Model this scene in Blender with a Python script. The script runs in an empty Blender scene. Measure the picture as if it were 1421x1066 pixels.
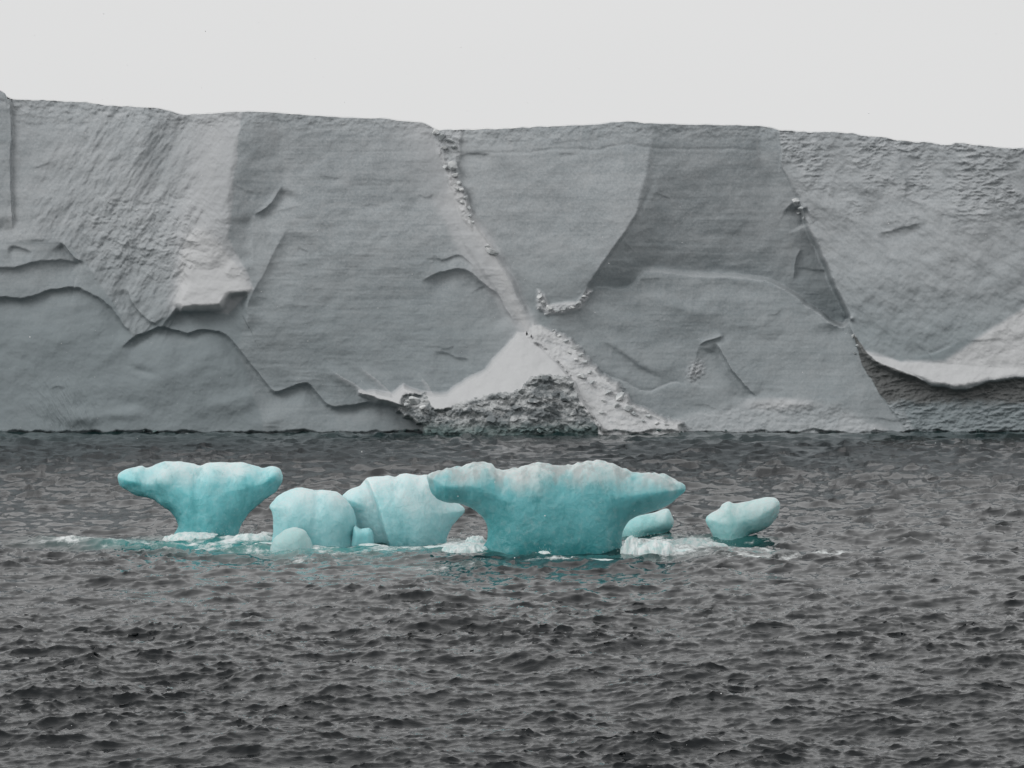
import bpy, math, random
import numpy as np

# ------------------------------------------------------------------ camera, world, sun, exposure
S = bpy.context.scene
C = S.collection
FPX, HCAM, VH = 3500.0, 15.0, 500.0           # focal length in photo pixels, eye height, horizon row
DW = 525.0                                     # distance of the ice cliff
cd = bpy.data.cameras.new('camera'); cam = bpy.data.objects.new('camera', cd); C.objects.link(cam)
cd.sensor_width = 36.0; cd.lens = 36.0 * FPX / 1421.0
cd.clip_start = 1.0; cd.clip_end = 20000.0
cam.location = (0, 0, HCAM)
cam.rotation_euler = (math.radians(90) - math.atan((533 - VH) / FPX), 0, 0)
S.camera = cam

SUN_EL, SUN_AZ = math.radians(38), math.radians(-128)   # azimuth from +Y clockwise: behind the camera, to the left
W = bpy.data.worlds.new('World'); S.world = W; W.use_nodes = True
nt = W.node_tree; nt.nodes.clear()
out = nt.nodes.new('ShaderNodeOutputWorld'); bg = nt.nodes.new('ShaderNodeBackground')
sky = nt.nodes.new('ShaderNodeTexSky'); sky.sky_type = 'NISHITA'; sky.sun_disc = False
sky.sun_elevation = SUN_EL; sky.sun_rotation = SUN_AZ; sky.air_density = 1.0; sky.dust_density = 4.0
hsv = nt.nodes.new('ShaderNodeHueSaturation'); hsv.inputs['Saturation'].default_value = 0.15
nt.links.new(sky.outputs[0], hsv.inputs['Color'])
tc = nt.nodes.new('ShaderNodeTexCoord')
nz = nt.nodes.new('ShaderNodeTexNoise'); nz.inputs['Scale'].default_value = 1.6; nz.inputs['Detail'].default_value = 4
mp = nt.nodes.new('ShaderNodeMapping'); mp.inputs['Scale'].default_value = (1, 1, 3)
nt.links.new(tc.outputs['Generated'], mp.inputs[0]); nt.links.new(mp.outputs[0], nz.inputs['Vector'])
cr = nt.nodes.new('ShaderNodeValToRGB')
cr.color_ramp.elements[0].position = 0.25; cr.color_ramp.elements[0].color = (7.15, 7.2, 7.2, 1)
cr.color_ramp.elements[1].position = 0.75; cr.color_ramp.elements[1].color = (7.55, 7.55, 7.55, 1)
nt.links.new(nz.outputs['Fac'], cr.inputs[0])
mx = nt.nodes.new('ShaderNodeMix'); mx.data_type = 'RGBA'; mx.inputs['Factor'].default_value = 0.97   # thick cloud deck over the clear sky
nt.links.new(hsv.outputs[0], mx.inputs['A']); nt.links.new(cr.outputs[0], mx.inputs['B'])
nt.links.new(mx.outputs['Result'], bg.inputs['Color']); bg.inputs['Strength'].default_value = 0.1
nt.links.new(bg.outputs[0], out.inputs['Surface'])

sd = bpy.data.lights.new('sun', 'SUN'); sd.energy = 1.2; sd.angle = math.radians(32); sd.color = (1.0, 0.99, 0.975)
sun = bpy.data.objects.new('sun', sd); C.objects.link(sun)
from mathutils import Vector
sdir = Vector((math.sin(SUN_AZ) * math.cos(SUN_EL), math.cos(SUN_AZ) * math.cos(SUN_EL), math.sin(SUN_EL)))
sun.rotation_euler = sdir.to_track_quat('Z', 'Y').to_euler(); sun.location = (-60, -40, 80)
S.view_settings.view_transform = 'Standard'; S.view_settings.look = 'None'
S.view_settings.exposure = 0.0; S.view_settings.gamma = 1.0; S.view_settings.use_curve_mapping = False
S.render.engine = 'CYCLES'
S.cycles.use_denoising = True; S.cycles.max_bounces = 5; S.cycles.diffuse_bounces = 3; S.cycles.glossy_bounces = 3

# ------------------------------------------------------------------ numpy helpers
class Noise:
    def __init__(s, seed):
        r = np.random.RandomState(seed)
        s.p = np.tile(r.permutation(512), 3).astype(np.int64)
        a = r.rand(512) * 2 * np.pi; s.g = np.stack([np.cos(a), np.sin(a)], 1)
        g3 = r.randn(512, 3); s.g3 = g3 / np.linalg.norm(g3, axis=1)[:, None]
    def n2(s, x, y):
        xi = np.floor(x).astype(np.int64); yi = np.floor(y).astype(np.int64)
        xf = x - xi; yf = y - yi
        u = xf ** 3 * (xf * (xf * 6 - 15) + 10); v = yf ** 3 * (yf * (yf * 6 - 15) + 10)
        def gr(i, j):
            h = s.p[(s.p[(xi + i) & 511] + yi + j) & 511]
            return s.g[h, 0] * (xf - i) + s.g[h, 1] * (yf - j)
        a = gr(0, 0) * (1 - u) + gr(1, 0) * u; b = gr(0, 1) * (1 - u) + gr(1, 1) * u
        return (a * (1 - v) + b * v) * 1.4
    def n3(s, x, y, z):
        xi, yi, zi = [np.floor(q).astype(np.int64) for q in (x, y, z)]
        xf, yf, zf = x - xi, y - yi, z - zi
        fa = lambda t: t ** 3 * (t * (t * 6 - 15) + 10)
        u, v, w = fa(xf), fa(yf), fa(zf); r = 0
        for i in (0, 1):
            for j in (0, 1):
                for k in (0, 1):
                    h = s.p[(s.p[(s.p[(xi + i) & 511] + yi + j) & 511] + zi + k) & 511]
                    g = s.g3[h]
                    r = r + (g[..., 0] * (xf - i) + g[..., 1] * (yf - j) + g[..., 2] * (zf - k)) * (u if i else 1 - u) * (v if j else 1 - v) * (w if k else 1 - w)
        return r * 1.3
    def fbm(s, x, y, oct=5, gain=0.5, ridged=False):
        t = 0; a = 1.0; tot = 0
        for o in range(oct):
            n = s.n2(x * 2 ** o + 17.3 * o, y * 2 ** o - 9.1 * o)
            if ridged: n = 1 - 2 * np.abs(n)
            t = t + a * n; tot += a; a *= gain
        return t / tot
    def fbm3(s, x, y, z, oct=4, gain=0.5):
        t = 0; a = 1.0; tot = 0
        for o in range(oct):
            t = t + a * s.n3(x * 2 ** o + 17.3 * o, y * 2 ** o - 9.1 * o, z * 2 ** o + 3.3 * o); tot += a; a *= gain
        return t / tot

def sstep(a, b, x):
    t = np.clip((x - a) / (b - a), 0, 1); return t * t * (3 - 2 * t)

def seg_dist(X, Y, pts, closed=False):
    """distance to a polyline, the parameter of the nearest point along it, and the side (+ = below / right of travel)"""
    P = list(pts) + ([pts[0]] if closed else [])
    best = np.full(X.shape, 1e18); par = np.zeros(X.shape); side = np.zeros(X.shape); acc = 0.0
    for (x0, y0), (x1, y1) in zip(P[:-1], P[1:]):
        dx, dy = x1 - x0, y1 - y0; L2 = dx * dx + dy * dy + 1e-9; L = math.sqrt(L2)
        t = np.clip(((X - x0) * dx + (Y - y0) * dy) / L2, 0, 1)
        ex, ey = X - (x0 + t * dx), Y - (y0 + t * dy)
        d = ex * ex + ey * ey; m = d < best
        best = np.where(m, d, best); par = np.where(m, acc + t * L, par)
        side = np.where(m, dx * ey - dy * ex, side); acc += L
    return np.sqrt(best), par / acc, np.sign(side), acc

def inside(X, Y, poly):
    r = np.zeros(X.shape, bool); n = len(poly)
    for i in range(n):
        (x0, y0), (x1, y1) = poly[i], poly[(i + 1) % n]
        if y0 == y1: continue
        c = ((Y < y0) != (Y < y1)) & (X < (x1 - x0) * (Y - y0) / (y1 - y0) + x0)
        r ^= c
    return r

def curve(pts, closed=False, k=4):
    """Catmull-Rom through the points"""
    P = [np.array(p, float) for p in pts]; n = len(P); out_ = []
    if n < 3: return [tuple(p) for p in P]
    g = (lambda i: P[i % n]) if closed else (lambda i: P[min(max(i, 0), n - 1)])
    for i in range(n if closed else n - 1):
        p0, p1, p2, p3 = g(i - 1), g(i), g(i + 1), g(i + 2)
        for t in np.arange(k) / k:
            q = 0.5 * (2 * p1 + (p2 - p0) * t + (2 * p0 - 5 * p1 + 4 * p2 - p3) * t * t + (3 * p1 - p0 - 3 * p2 + p3) * t ** 3)
            out_.append(tuple(p1 * (1 - t) + p2 * t) if np.linalg.norm(p2 - p1) > 70 else tuple(q))
    if not closed: out_.append(tuple(P[-1]))
    return out_

def sdpoly(X, Y, poly):
    d = seg_dist(X, Y, poly, True)[0]
    return np.where(inside(X, Y, poly), d, -d)

def make_mesh(name, co, quads, smooth=True):
    me = bpy.data.meshes.new(name)
    me.vertices.add(len(co)); me.vertices.foreach_set('co', np.ascontiguousarray(co, np.float32).ravel())
    k = quads.shape[1]
    me.loops.add(quads.size); me.loops.foreach_set('vertex_index', np.ascontiguousarray(quads, np.int32).ravel())
    me.polygons.add(len(quads)); me.polygons.foreach_set('loop_start', np.arange(0, quads.size, k, dtype=np.int32))
    me.polygons.foreach_set('loop_total', np.full(len(quads), k, np.int32))
    me.update(calc_edges=True)
    me.polygons.foreach_set('use_smooth', np.full(len(quads), smooth, bool)); me.update()
    return me

def obj(name, me, mat, parent=None, loc=(0, 0, 0)):
    o = bpy.data.objects.new(name, me); C.objects.link(o); o.location = loc
    if parent is not None: o.parent = parent
    if mat is not None and len(me.materials) == 0: me.materials.append(mat)
    return o

def tag(o, label, cat, group=None, kind=None):
    o['label'] = label; o['category'] = cat
    if group: o['group'] = group
    if kind: o['kind'] = kind
    return o

def attr(me, name, vals):
    a = me.attributes.new(name, 'FLOAT', 'POINT'); a.data.foreach_set('value', np.ascontiguousarray(vals, np.float32).ravel())

# ------------------------------------------------------------------ materials
def new_mat(name):
    m = bpy.data.materials.new(name); m.use_nodes = True
    n = m.node_tree.nodes; b = n['Principled BSDF']
    return m, m.node_tree, n, m.node_tree.links, b

def N(nodes, kind, **kw):
    x = nodes.new(kind)
    for k, v in kw.items():
        if k in x.inputs.keys(): x.inputs[k].default_value = v
        else: setattr(x, k, v)
    return x

def math_n(t, op, a, b=None, clamp=False):
    n = t.nodes.new('ShaderNodeMath'); n.operation = op; n.use_clamp = clamp
    for i, q in enumerate((a, b)):
        if q is None: continue
        if isinstance(q, (int, float)): n.inputs[i].default_value = q
        else: t.links.new(q, n.inputs[i])
    return n.outputs[0]

def mixc(t, f, a, b):
    n = t.nodes.new('ShaderNodeMix'); n.data_type = 'RGBA'
    for k, q in (('Factor', f), ('A', a), ('B', b)):
        if isinstance(q, (int, float)): n.inputs[k].default_value = q
        elif isinstance(q, tuple): n.inputs[k].default_value = (*q, 1)
        else: t.links.new(q, n.inputs[k])
    return n.outputs['Result']

def noise_n(t, vec, scale, detail=5, rough=0.55, mapscale=None, rot=None):
    if mapscale is not None or rot is not None:
        m = t.nodes.new('ShaderNodeMapping')
        if mapscale: m.inputs['Scale'].default_value = mapscale
        if rot: m.inputs['Rotation'].default_value = rot
        t.links.new(vec, m.inputs[0]); vec = m.outputs[0]
    n = t.nodes.new('ShaderNodeTexNoise'); n.inputs['Scale'].default_value = scale
    n.inputs['Detail'].default_value = detail; n.inputs['Roughness'].default_value = rough
    t.links.new(vec, n.inputs['Vector']); return n.outputs['Fac']

def ramp_n(t, v, a, b):
    n = t.nodes.new('ShaderNodeMapRange'); n.interpolation_type = 'SMOOTHSTEP'
    n.inputs['From Min'].default_value = a; n.inputs['From Max'].default_value = b
    t.links.new(v, n.inputs['Value']); return n.outputs[0]

def cliff_material():
    m, t, n, l, b = new_mat('cliff_ice')
    geo = n.new('ShaderNodeNewGeometry'); P = geo.outputs['Position']
    def at(nm):
        a = n.new('ShaderNodeAttribute'); a.attribute_name = nm; return a.outputs['Fac']
    strata = noise_n(t, P, 1.0, 6, 0.65, (0.035, 0.035, 1.1))
    big = noise_n(t, P, 0.045, 4, 0.5); fine = noise_n(t, P, 1.0, 6, 0.7, (0.06, 0.06, 2.4))
    grain = noise_n(t, P, 2.1, 6, 0.72)
    c = mixc(t, ramp_n(t, strata, 0.32, 0.7), (0.290, 0.322, 0.340), (0.355, 0.384, 0.400))
    c = mixc(t, math_n(t, 'MULTIPLY', ramp_n(t, big, 0.35, 0.7), 0.6), c, (0.415, 0.438, 0.452))
    c = mixc(t, math_n(t, 'MULTIPLY', ramp_n(t, grain, 0.4, 0.75), 0.5), c, (0.50, 0.515, 0.525)); c = mixc(t, math_n(t, 'MULTIPLY', ramp_n(t, grain, 0.5, 0.3), 0.3), c, (0.22, 0.24, 0.255))
    c = mixc(t, math_n(t, 'MULTIPLY', ramp_n(t, fine, 0.56, 0.72), 0.55), c, (0.25, 0.275, 0.29))
    mott = noise_n(t, P, 0.16, 7, 0.68, (1, 1, 1.3)); streak = noise_n(t, P, 1.0, 5, 0.65, (0.55, 0.55, 0.045), (0, 0.12, 0))
    c = mixc(t, math_n(t, 'MULTIPLY', ramp_n(t, mott, 0.5, 0.66), 0.45), c, (0.42, 0.44, 0.452)); c = mixc(t, math_n(t, 'MULTIPLY', ramp_n(t, mott, 0.5, 0.36), 0.35), c, (0.25, 0.28, 0.295))
    c = mixc(t, math_n(t, 'MULTIPLY', ramp_n(t, streak, 0.54, 0.7), 0.3), c, (0.44, 0.455, 0.465))
    sn = math_n(t, 'ADD', at('snow'), math_n(t, 'MULTIPLY', math_n(t, 'SUBTRACT', grain, 0.5), 0.5))
    snm = math_n(t, 'MULTIPLY', ramp_n(t, sn, 0.0, 1.0), ramp_n(t, at('snow'), 0.0, 0.15), True)
    c = mixc(t, snm, c, (0.462, 0.476, 0.49)); c = mixc(t, ramp_n(t, math_n(t, 'ADD', at('snow'), math_n(t, 'MULTIPLY', math_n(t, 'SUBTRACT', grain, 0.5), 0.6)), 1.0, 1.5), c, (0.54, 0.547, 0.555))
    gl = at('blue')
    c = mixc(t, gl, c, (0.232, 0.268, 0.283))
    dn = ramp_n(t, math_n(t, 'ADD', at('dirt_shade'), math_n(t, 'SUBTRACT', noise_n(t, P, 0.7, 6, 0.7), 0.5)), 0.25, 0.95)
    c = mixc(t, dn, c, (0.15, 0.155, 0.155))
    l.new(c, b.inputs['Base Color']); b.inputs['Roughness'].default_value = 0.85
    b.inputs['Specular IOR Level'].default_value = 0.2
    h = math_n(t, 'ADD', math_n(t, 'MULTIPLY', strata, 0.25), math_n(t, 'MULTIPLY', grain, 0.6))
    bp = n.new('ShaderNodeBump'); bp.inputs['Distance'].default_value = 0.2; bp.inputs['Strength'].default_value = 0.4
    l.new(h, bp.inputs['Height']); l.new(bp.outputs[0], b.inputs['Normal'])
    return m

def snow_material(name='packed_snow', col=(0.72, 0.72, 0.72), dark=(0.6, 0.61, 0.62), bump=0.3):
    m, t, n, l, b = new_mat(name)
    P = n.new('ShaderNodeNewGeometry').outputs['Position']
    g = noise_n(t, P, 0.35, 6, 0.6, None)
    g2 = noise_n(t, P, 2.0, 5, 0.65)
    l.new(mixc(t, ramp_n(t, g, 0.35, 0.65), dark, col), b.inputs['Base Color'])
    b.inputs['Roughness'].default_value = 0.9; b.inputs['Specular IOR Level'].default_value = 0.15
    bp = n.new('ShaderNodeBump'); bp.inputs['Distance'].default_value = 0.3; bp.inputs['Strength'].default_value = bump
    l.new(g2, bp.inputs['Height']); l.new(bp.outputs[0], b.inputs['Normal'])
    return m

def rubble_material():
    m, t, n, l, b = new_mat('dirty_rubble_ice')
    P = n.new('ShaderNodeNewGeometry').outputs['Position']
    g = noise_n(t, P, 0.26, 9, 0.7, (1, 1, 1.6), (0, 0.5, 0))
    g2 = noise_n(t, P, 2.6, 5, 0.7); z = n.new('ShaderNodeSeparateXYZ'); l.new(P, z.inputs[0])
    c = mixc(t, ramp_n(t, g, 0.44, 0.58), (0.19, 0.21, 0.22), (0.50, 0.515, 0.52))
    c = mixc(t, math_n(t, 'MULTIPLY', ramp_n(t, z.outputs['Z'], 3.5, 0.3), 0.7), c, (0.07, 0.13, 0.125))
    l.new(c, b.inputs['Base Color']); b.inputs['Roughness'].default_value = 0.8
    bp = n.new('ShaderNodeBump'); bp.inputs['Distance'].default_value = 0.5; bp.inputs['Strength'].default_value = 0.8
    l.new(math_n(t, 'ADD', g, math_n(t, 'MULTIPLY', g2, 0.4)), bp.inputs['Height']); l.new(bp.outputs[0], b.inputs['Normal'])
    return m

def blue_ice(name, deep, mid, white, z0, z1, stain=0.0, upw=0.15):
    m, t, n, l, b = new_mat(name)
    geo = n.new('ShaderNodeNewGeometry'); P = geo.outputs['Position']
    s = n.new('ShaderNodeSeparateXYZ'); l.new(P, s.inputs[0]); ns = n.new('ShaderNodeSeparateXYZ'); l.new(geo.outputs['Normal'], ns.inputs[0])
    g = noise_n(t, P, 0.35, 5, 0.55, (1, 1, 0.6)); g2 = noise_n(t, P, 2.2, 6, 0.65)
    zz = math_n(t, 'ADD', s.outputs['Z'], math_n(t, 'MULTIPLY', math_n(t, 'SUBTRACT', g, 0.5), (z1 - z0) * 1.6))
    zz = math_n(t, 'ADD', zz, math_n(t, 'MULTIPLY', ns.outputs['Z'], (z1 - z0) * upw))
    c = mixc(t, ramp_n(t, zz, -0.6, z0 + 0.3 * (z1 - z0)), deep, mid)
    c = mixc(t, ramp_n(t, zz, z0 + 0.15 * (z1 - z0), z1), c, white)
    c = mixc(t, math_n(t, 'MULTIPLY', ramp_n(t, g2, 0.45, 0.8), 0.25), c, white)
    vn = noise_n(t, P, 0.8, 6, 0.7, (1, 1, 0.5), (0.3, 0.4, 0)); c = mixc(t, math_n(t, 'MULTIPLY', ramp_n(t, vn, 0.50, 0.34), 0.4), c, deep)
    if stain:
        st = noise_n(t, P, 1.0, 4, 0.6, (0.9, 0.9, 0.12))
        sm = math_n(t, 'MULTIPLY', math_n(t, 'MULTIPLY', ramp_n(t, st, 0.46, 0.62), ramp_n(t, s.outputs['Z'], z0 + 0.2, z1)), stain)
        c = mixc(t, sm, c, (0.40, 0.43, 0.43))
    l.new(c, b.inputs['Base Color'])
    l.new(math_n(t, 'ADD', 0.25, math_n(t, 'MULTIPLY', g2, 0.4)), b.inputs['Roughness']); b.inputs['Specular IOR Level'].default_value = 0.4
    b.inputs['Subsurface Weight'].default_value = 0.8
    b.inputs['Subsurface Radius'].default_value = (0.6, 1.0, 1.0); b.inputs['Subsurface Scale'].default_value = 1.4
    vo = n.new('ShaderNodeTexVoronoi'); vo.feature = 'SMOOTH_F1'; vo.inputs['Scale'].default_value = 1.7; vo.inputs['Smoothness'].default_value = 0.6; vo.inputs['Detail'].default_value = 1.5
    wp = n.new('ShaderNodeMix'); wp.data_type = 'VECTOR'; wp.inputs['Factor'].default_value = 0.12; l.new(P, wp.inputs['A'])
    nv = n.new('ShaderNodeTexNoise'); nv.inputs['Scale'].default_value = 0.8; l.new(P, nv.inputs['Vector']); vs_ = n.new('ShaderNodeVectorMath'); vs_.operation = 'SCALE'; vs_.inputs['Scale'].default_value = 9; l.new(nv.outputs['Color'], vs_.inputs[0]); l.new(vs_.outputs[0], wp.inputs['B']); l.new(wp.outputs['Result'], vo.inputs['Vector'])
    bp = n.new('ShaderNodeBump'); bp.inputs['Distance'].default_value = 0.12; bp.inputs['Strength'].default_value = 0.5
    g2 = math_n(t, 'ADD', g2, math_n(t, 'MULTIPLY', vo.outputs['Distance'], 1.2))
    l.new(math_n(t, 'ADD', g2, math_n(t, 'MULTIPLY', noise_n(t, P, 0.9, 3), 1.5)), bp.inputs['Height']); l.new(bp.outputs[0], b.inputs['Normal'])
    return m

def sea_material():
    m, t, n, l, b = new_mat('cold_sea_water')
    geo = n.new('ShaderNodeNewGeometry'); P = geo.outputs['Position']
    def at(nm):
        a = n.new('ShaderNodeAttribute'); a.attribute_name = nm; return a.outputs['Fac']
    rip = noise_n(t, P, 2.3, 6, 0.6, (1.0, 1.7, 1.0), (0, 0, 0.25))
    rip2 = noise_n(t, P, 0.7, 5, 0.6, (1.0, 1.9, 1.0), (0, 0, -0.2))
    fn = noise_n(t, P, 0.9, 8, 0.7, (0.6, 0.35, 1.0))
    fm = ramp_n(t, math_n(t, 'ADD', at('foam'), math_n(t, 'MULTIPLY', math_n(t, 'SUBTRACT', fn, 0.5), 3.2)), 0.3, 1.0)
    foam = math_n(t, 'MULTIPLY', fm, ramp_n(t, at('foam'), 0.02, 0.2), True)
    c = mixc(t, at('teal'), (0.003, 0.005, 0.0065), (0.06, 0.27, 0.26))
    c = mixc(t, foam, c, (0.74, 0.77, 0.77))
    l.new(c, b.inputs['Base Color'])
    sp = n.new('ShaderNodeSeparateXYZ'); l.new(P, sp.inputs[0]); far = ramp_n(t, sp.outputs['Y'], 110, 330)   # the smallest ripples merge into roughness far out
    r = math_n(t, 'ADD', 0.03, math_n(t, 'MULTIPLY', foam, 0.6)); r = math_n(t, 'ADD', r, math_n(t, 'MULTIPLY', far, 0.10)); l.new(r, b.inputs['Roughness'])
    b.inputs['IOR'].default_value = 1.333
    bp = n.new('ShaderNodeBump'); bp.inputs['Distance'].default_value = 0.022; l.new(math_n(t, 'SUBTRACT', 1.0, ramp_n(t, sp.outputs['Y'], 110, 200)), bp.inputs['Strength'])
    l.new(math_n(t, 'ADD', rip, math_n(t, 'MULTIPLY', rip2, 1.6)), bp.inputs['Height']); l.new(bp.outputs[0], b.inputs['Normal'])
    return m

M_CLIFF = cliff_material(); M_SNOW = snow_material(); M_RUB = rubble_material()
M_DEB = snow_material('broken_snow_debris', (0.68, 0.69, 0.69), (0.45, 0.475, 0.485), 0.6)
M_SEA = sea_material()

# ------------------------------------------------------------------ tabular iceberg: the cliff as a relief over width (u) and height (v)
def px(u, v, d=0.0, D0=DW):
    """point in the world for photo column u, row v, standing d pixels of cliff scale (0.15 m) in front of the cliff plane"""
    D = D0 - np.asarray(d) * DW / FPX
    return (np.asarray(u) - 710.5) * D / FPX, D, HCAM + (VH - np.asarray(v)) * D / FPX

n1, n2_, n3_, n4 = Noise(1), Noise(2), Noise(3), Noise(4)
TOP = [(-420, 120), (-160, 126), (0, 127), (8, 130), (11, 138), (34, 139), (115, 142), (149, 147), (220, 151), (258, 161), (287, 159),
       (321, 156), (365, 156), (480, 164), (531, 165), (588, 172), (607, 181), (666, 181), (740, 177), (818, 174), (869, 169), (909, 172),
       (950, 174), (1049, 175), (1076, 180), (1123, 185), (1154, 183), (1221, 192), (1306, 202), (1326, 199), (1421, 207), (1560, 213), (1840, 222)]
us = np.concatenate([np.arange(-400, -20, 6.0), np.arange(-20, 1442, 1.25), np.arange(1444, 1830, 6.0)])
NR = 370
topv = np.interp(us, [p[0] for p in TOP], [p[1] for p in TOP])
topv = topv + n1.fbm(us / 22.0, us * 0 + 3.3, 5, 0.6) * 3.0 * np.interp(us, [0, 270, 300, 600, 620, 840, 1050, 1110, 1421], [1, 1, .4, .4, 1, .7, .7, 1.4, 1.5])
fr = np.linspace(0, 1, NR)
U = np.repeat(us[None, :], NR, 0)
V = topv[None, :] + (612 - topv[None, :]) * fr[:, None]

# warp so that traced edges are never ruler-straight
WU = U + n2_.fbm(U / 40, V / 40, 4) * 5; WV = V + n3_.fbm(U / 40, V / 40, 4) * 5

D = 0.0 * U
SNOW = np.zeros_like(D); DIRT_SHADE = np.zeros_like(D); BLUE = np.zeros_like(D)
# coarse regular lattice on which the slopes of the faces are set and integrated into one continuous surface
CU, CV = np.meshgrid(np.arange(-420, 1860, 2.0), np.arange(96, 640, 2.0))
CWU = CU + n2_.fbm(CU / 40, CV / 40, 4) * 5; CWV = CV + n3_.fbm(CU / 40, CV / 40, 4) * 5
GU = np.zeros_like(CU); GV = np.full_like(CU, 0.10)

def facet(poly, gu, gv, w=2.0):
    """a face of the cliff with slope gu along the wall and gv down it (+ = coming towards the sea)"""
    global GU, GV
    m = sstep(-w, w, sdpoly(CWU, CWV, poly)); GU = GU * (1 - m) + gu * m; GV = GV * (1 - m) + gv * m
    return sstep(-w, w, sdpoly(WU, WV, poly))

def integrate(lam=1 / 420.0 ** 2):
    h = 2.0; gu_, gv_ = GU * 1.35, GV * 1.2
    div = np.zeros_like(CU); fu = 0.5 * (gu_[:, 1:] + gu_[:, :-1]); fv = 0.5 * (gv_[1:] + gv_[:-1])
    div[:, :-1] += fu / h; div[:, 1:] -= fu / h; div[:-1] += fv / h; div[1:] -= fv / h
    rhs = -div + lam * 0.16 * (CV - 380)
    E = np.concatenate([rhs, rhs[:, ::-1]], 1); E = np.concatenate([E, E[::-1]], 0); n0, m0 = E.shape
    ky = (2 - 2 * np.cos(2 * np.pi * np.fft.fftfreq(n0))) / h ** 2; kx = (2 - 2 * np.cos(2 * np.pi * np.fft.fftfreq(m0))) / h ** 2
    R = np.fft.ifft2(np.fft.fft2(E) / (lam + ky[:, None] + kx[None, :])).real[:CU.shape[0], :CU.shape[1]]
    a_ = np.clip((U - CU[0, 0]) / h, 0, CU.shape[1] - 2.001); b_ = np.clip((V - CV[0, 0]) / h, 0, CU.shape[0] - 2.001)
    i = b_.astype(int); j = a_.astype(int); fa = a_ - j; fb = b_ - i
    return R[i, j] * (1 - fa) * (1 - fb) + R[i, j + 1] * fa * (1 - fb) + R[i + 1, j] * (1 - fa) * fb + R[i + 1, j + 1] * fa * fb

def plate(poly, u0, v0, d0, gu, gv, w=1.5):
    """a body standing proud of the wall, laid over it with a real step"""
    global D
    m = sstep(-w, w, sdpoly(WU, WV, poly)); D = D * (1 - m) + np.maximum(D, d0 + gu * (U - u0) + gv * (V - v0)) * m
    return m

def ledge(pts, A, w, fade=0.12, lipw=1.2, up=0.0, upw=20):
    """a break along pts (left to right): under it the ice is cut back by A at the distance w and comes forward again; above it swells by up"""
    global D
    pts = curve(pts)
    lo = np.array(pts).min(0) - 140; hi = np.array(pts).max(0) + 140
    J = np.where((us > lo[0]) & (us < hi[0]))[0]; sl = (slice(None), slice(J[0], J[-1] + 1))
    d, par, side = np.full(U.shape, 1e3), np.zeros(U.shape), np.ones(U.shape)
    d[sl], par[sl], side[sl], L = seg_dist(WU[sl], WV[sl], pts)
    f = sstep(0, fade, par) * sstep(0, fade, 1 - par)
    below = side > 0; t = d / w
    D = D - np.where(below, A * t * np.exp(1 - t), 0) * f
    if up: D = D + np.where(~below, up * np.exp(-d / upw), up * np.exp(-d / 2.0)) * f
    return d, par, side

def bump(u, v, ru, rv, a, rot=0.0, p=1.0):
    global D
    c, s = math.cos(rot), math.sin(rot)
    x = ((WU - u) * c + (WV - v) * s) / ru; y = (-(WU - u) * s + (WV - v) * c) / rv
    m = np.exp(-(x * x + y * y) ** p); D = D + a * m; return m

# --- faces of the cliff, one over the other
facet([(-420, 90), (17, 90), (17, 300), (0, 325), (-420, 330)], 0.1, -0.02)
rough_l = facet([(17, 90), (345, 90), (326, 240), (318, 330), (352, 400), (318, 436), (250, 430), (205, 456), (186, 470), (118, 362), (85, 338), (-30, 330), (0, 322), (17, 280)], 0.20, 0.24)
facet([(205, 150), (262, 160), (240, 210), (205, 280), (185, 262), (200, 215)], -0.18, 0.06, 10)
facet([(262, 90), (330, 90), (322, 260), (300, 330), (268, 330), (262, 230)], 0.32, 0.34, 12)
facet([(333, 180), (350, 165), (386, 165), (396, 250), (352, 300), (352, 372), (318, 335), (316, 265), (322, 215)], -0.24, 0.02, 2)
left_wall = facet([(386, 90), (588, 90), (603, 190), (640, 262), (684, 345), (742, 468), (742, 640), (380, 640), (330, 480), (352, 400), (378, 310), (396, 252)], -0.02, 0.12, 4)
facet([(352, 300), (396, 258), (400, 310), (372, 372), (352, 400), (330, 470), (318, 440), (345, 402), (352, 372)], 0.06, 0.10, 3)
facet([(420, 330), (620, 350), (690, 450), (650, 545), (560, 560), (430, 535), (390, 470)], -0.08, 0.06, 40)
facet([(560, 90), (590, 90), (603, 190), (640, 262), (684, 345), (742, 468), (700, 440), (640, 345), (590, 250)], 0.10, 0.30, 16)
vfac = facet([(603, 90), (906, 90), (908, 240), (884, 296), (812, 412), (775, 440), (742, 470), (684, 345), (640, 262), (608, 200)], 0.10, 0.14)
dark_w = facet([(906, 200), (1055, 200), (1078, 215), (1112, 285), (1178, 440), (1160, 450), (1090, 400), (1040, 384), (985, 384), (905, 376), (872, 400), (800, 424), (882, 298)], -0.50, -0.17, 1.5)
facet([(905, 90), (1060, 90), (1070, 220), (906, 245)], -0.30, 0.0, 6)
facet([(906, 245), (912, 262), (880, 310), (842, 372), (812, 415), (798, 424), (838, 365), (884, 296)], -0.10, 0.0, 1.5)
facet([(1050, 90), (1078, 90), (1083, 232), (1112, 290), (1108, 312), (1070, 272), (1055, 225)], 0.12, 0.10)
rough_r = facet([(1076, 90), (1900, 90), (1900, 430), (1340, 474), (1260, 500), (1200, 490), (1176, 440), (1120, 315), (1112, 285), (1084, 232)], 0.13, 0.20)
facet([(1150, 370), (1420, 380), (1420, 430), (1340, 470), (1250, 500), (1200, 490)], 0.06, 0.12, 40)
facet([(1350, 90), (1900, 90), (1900, 330), (1430, 300), (1385, 262)], -0.12, -0.02, 8)
low_r = facet([(805, 418), (828, 402), (872, 402), (905, 376), (985, 384), (1040, 384), (1090, 402), (1150, 446), (1180, 446), (1200, 500), (1250, 560), (1290, 640), (700, 640), (742, 470), (775, 438)], -0.10, 0.12, 2)
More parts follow.
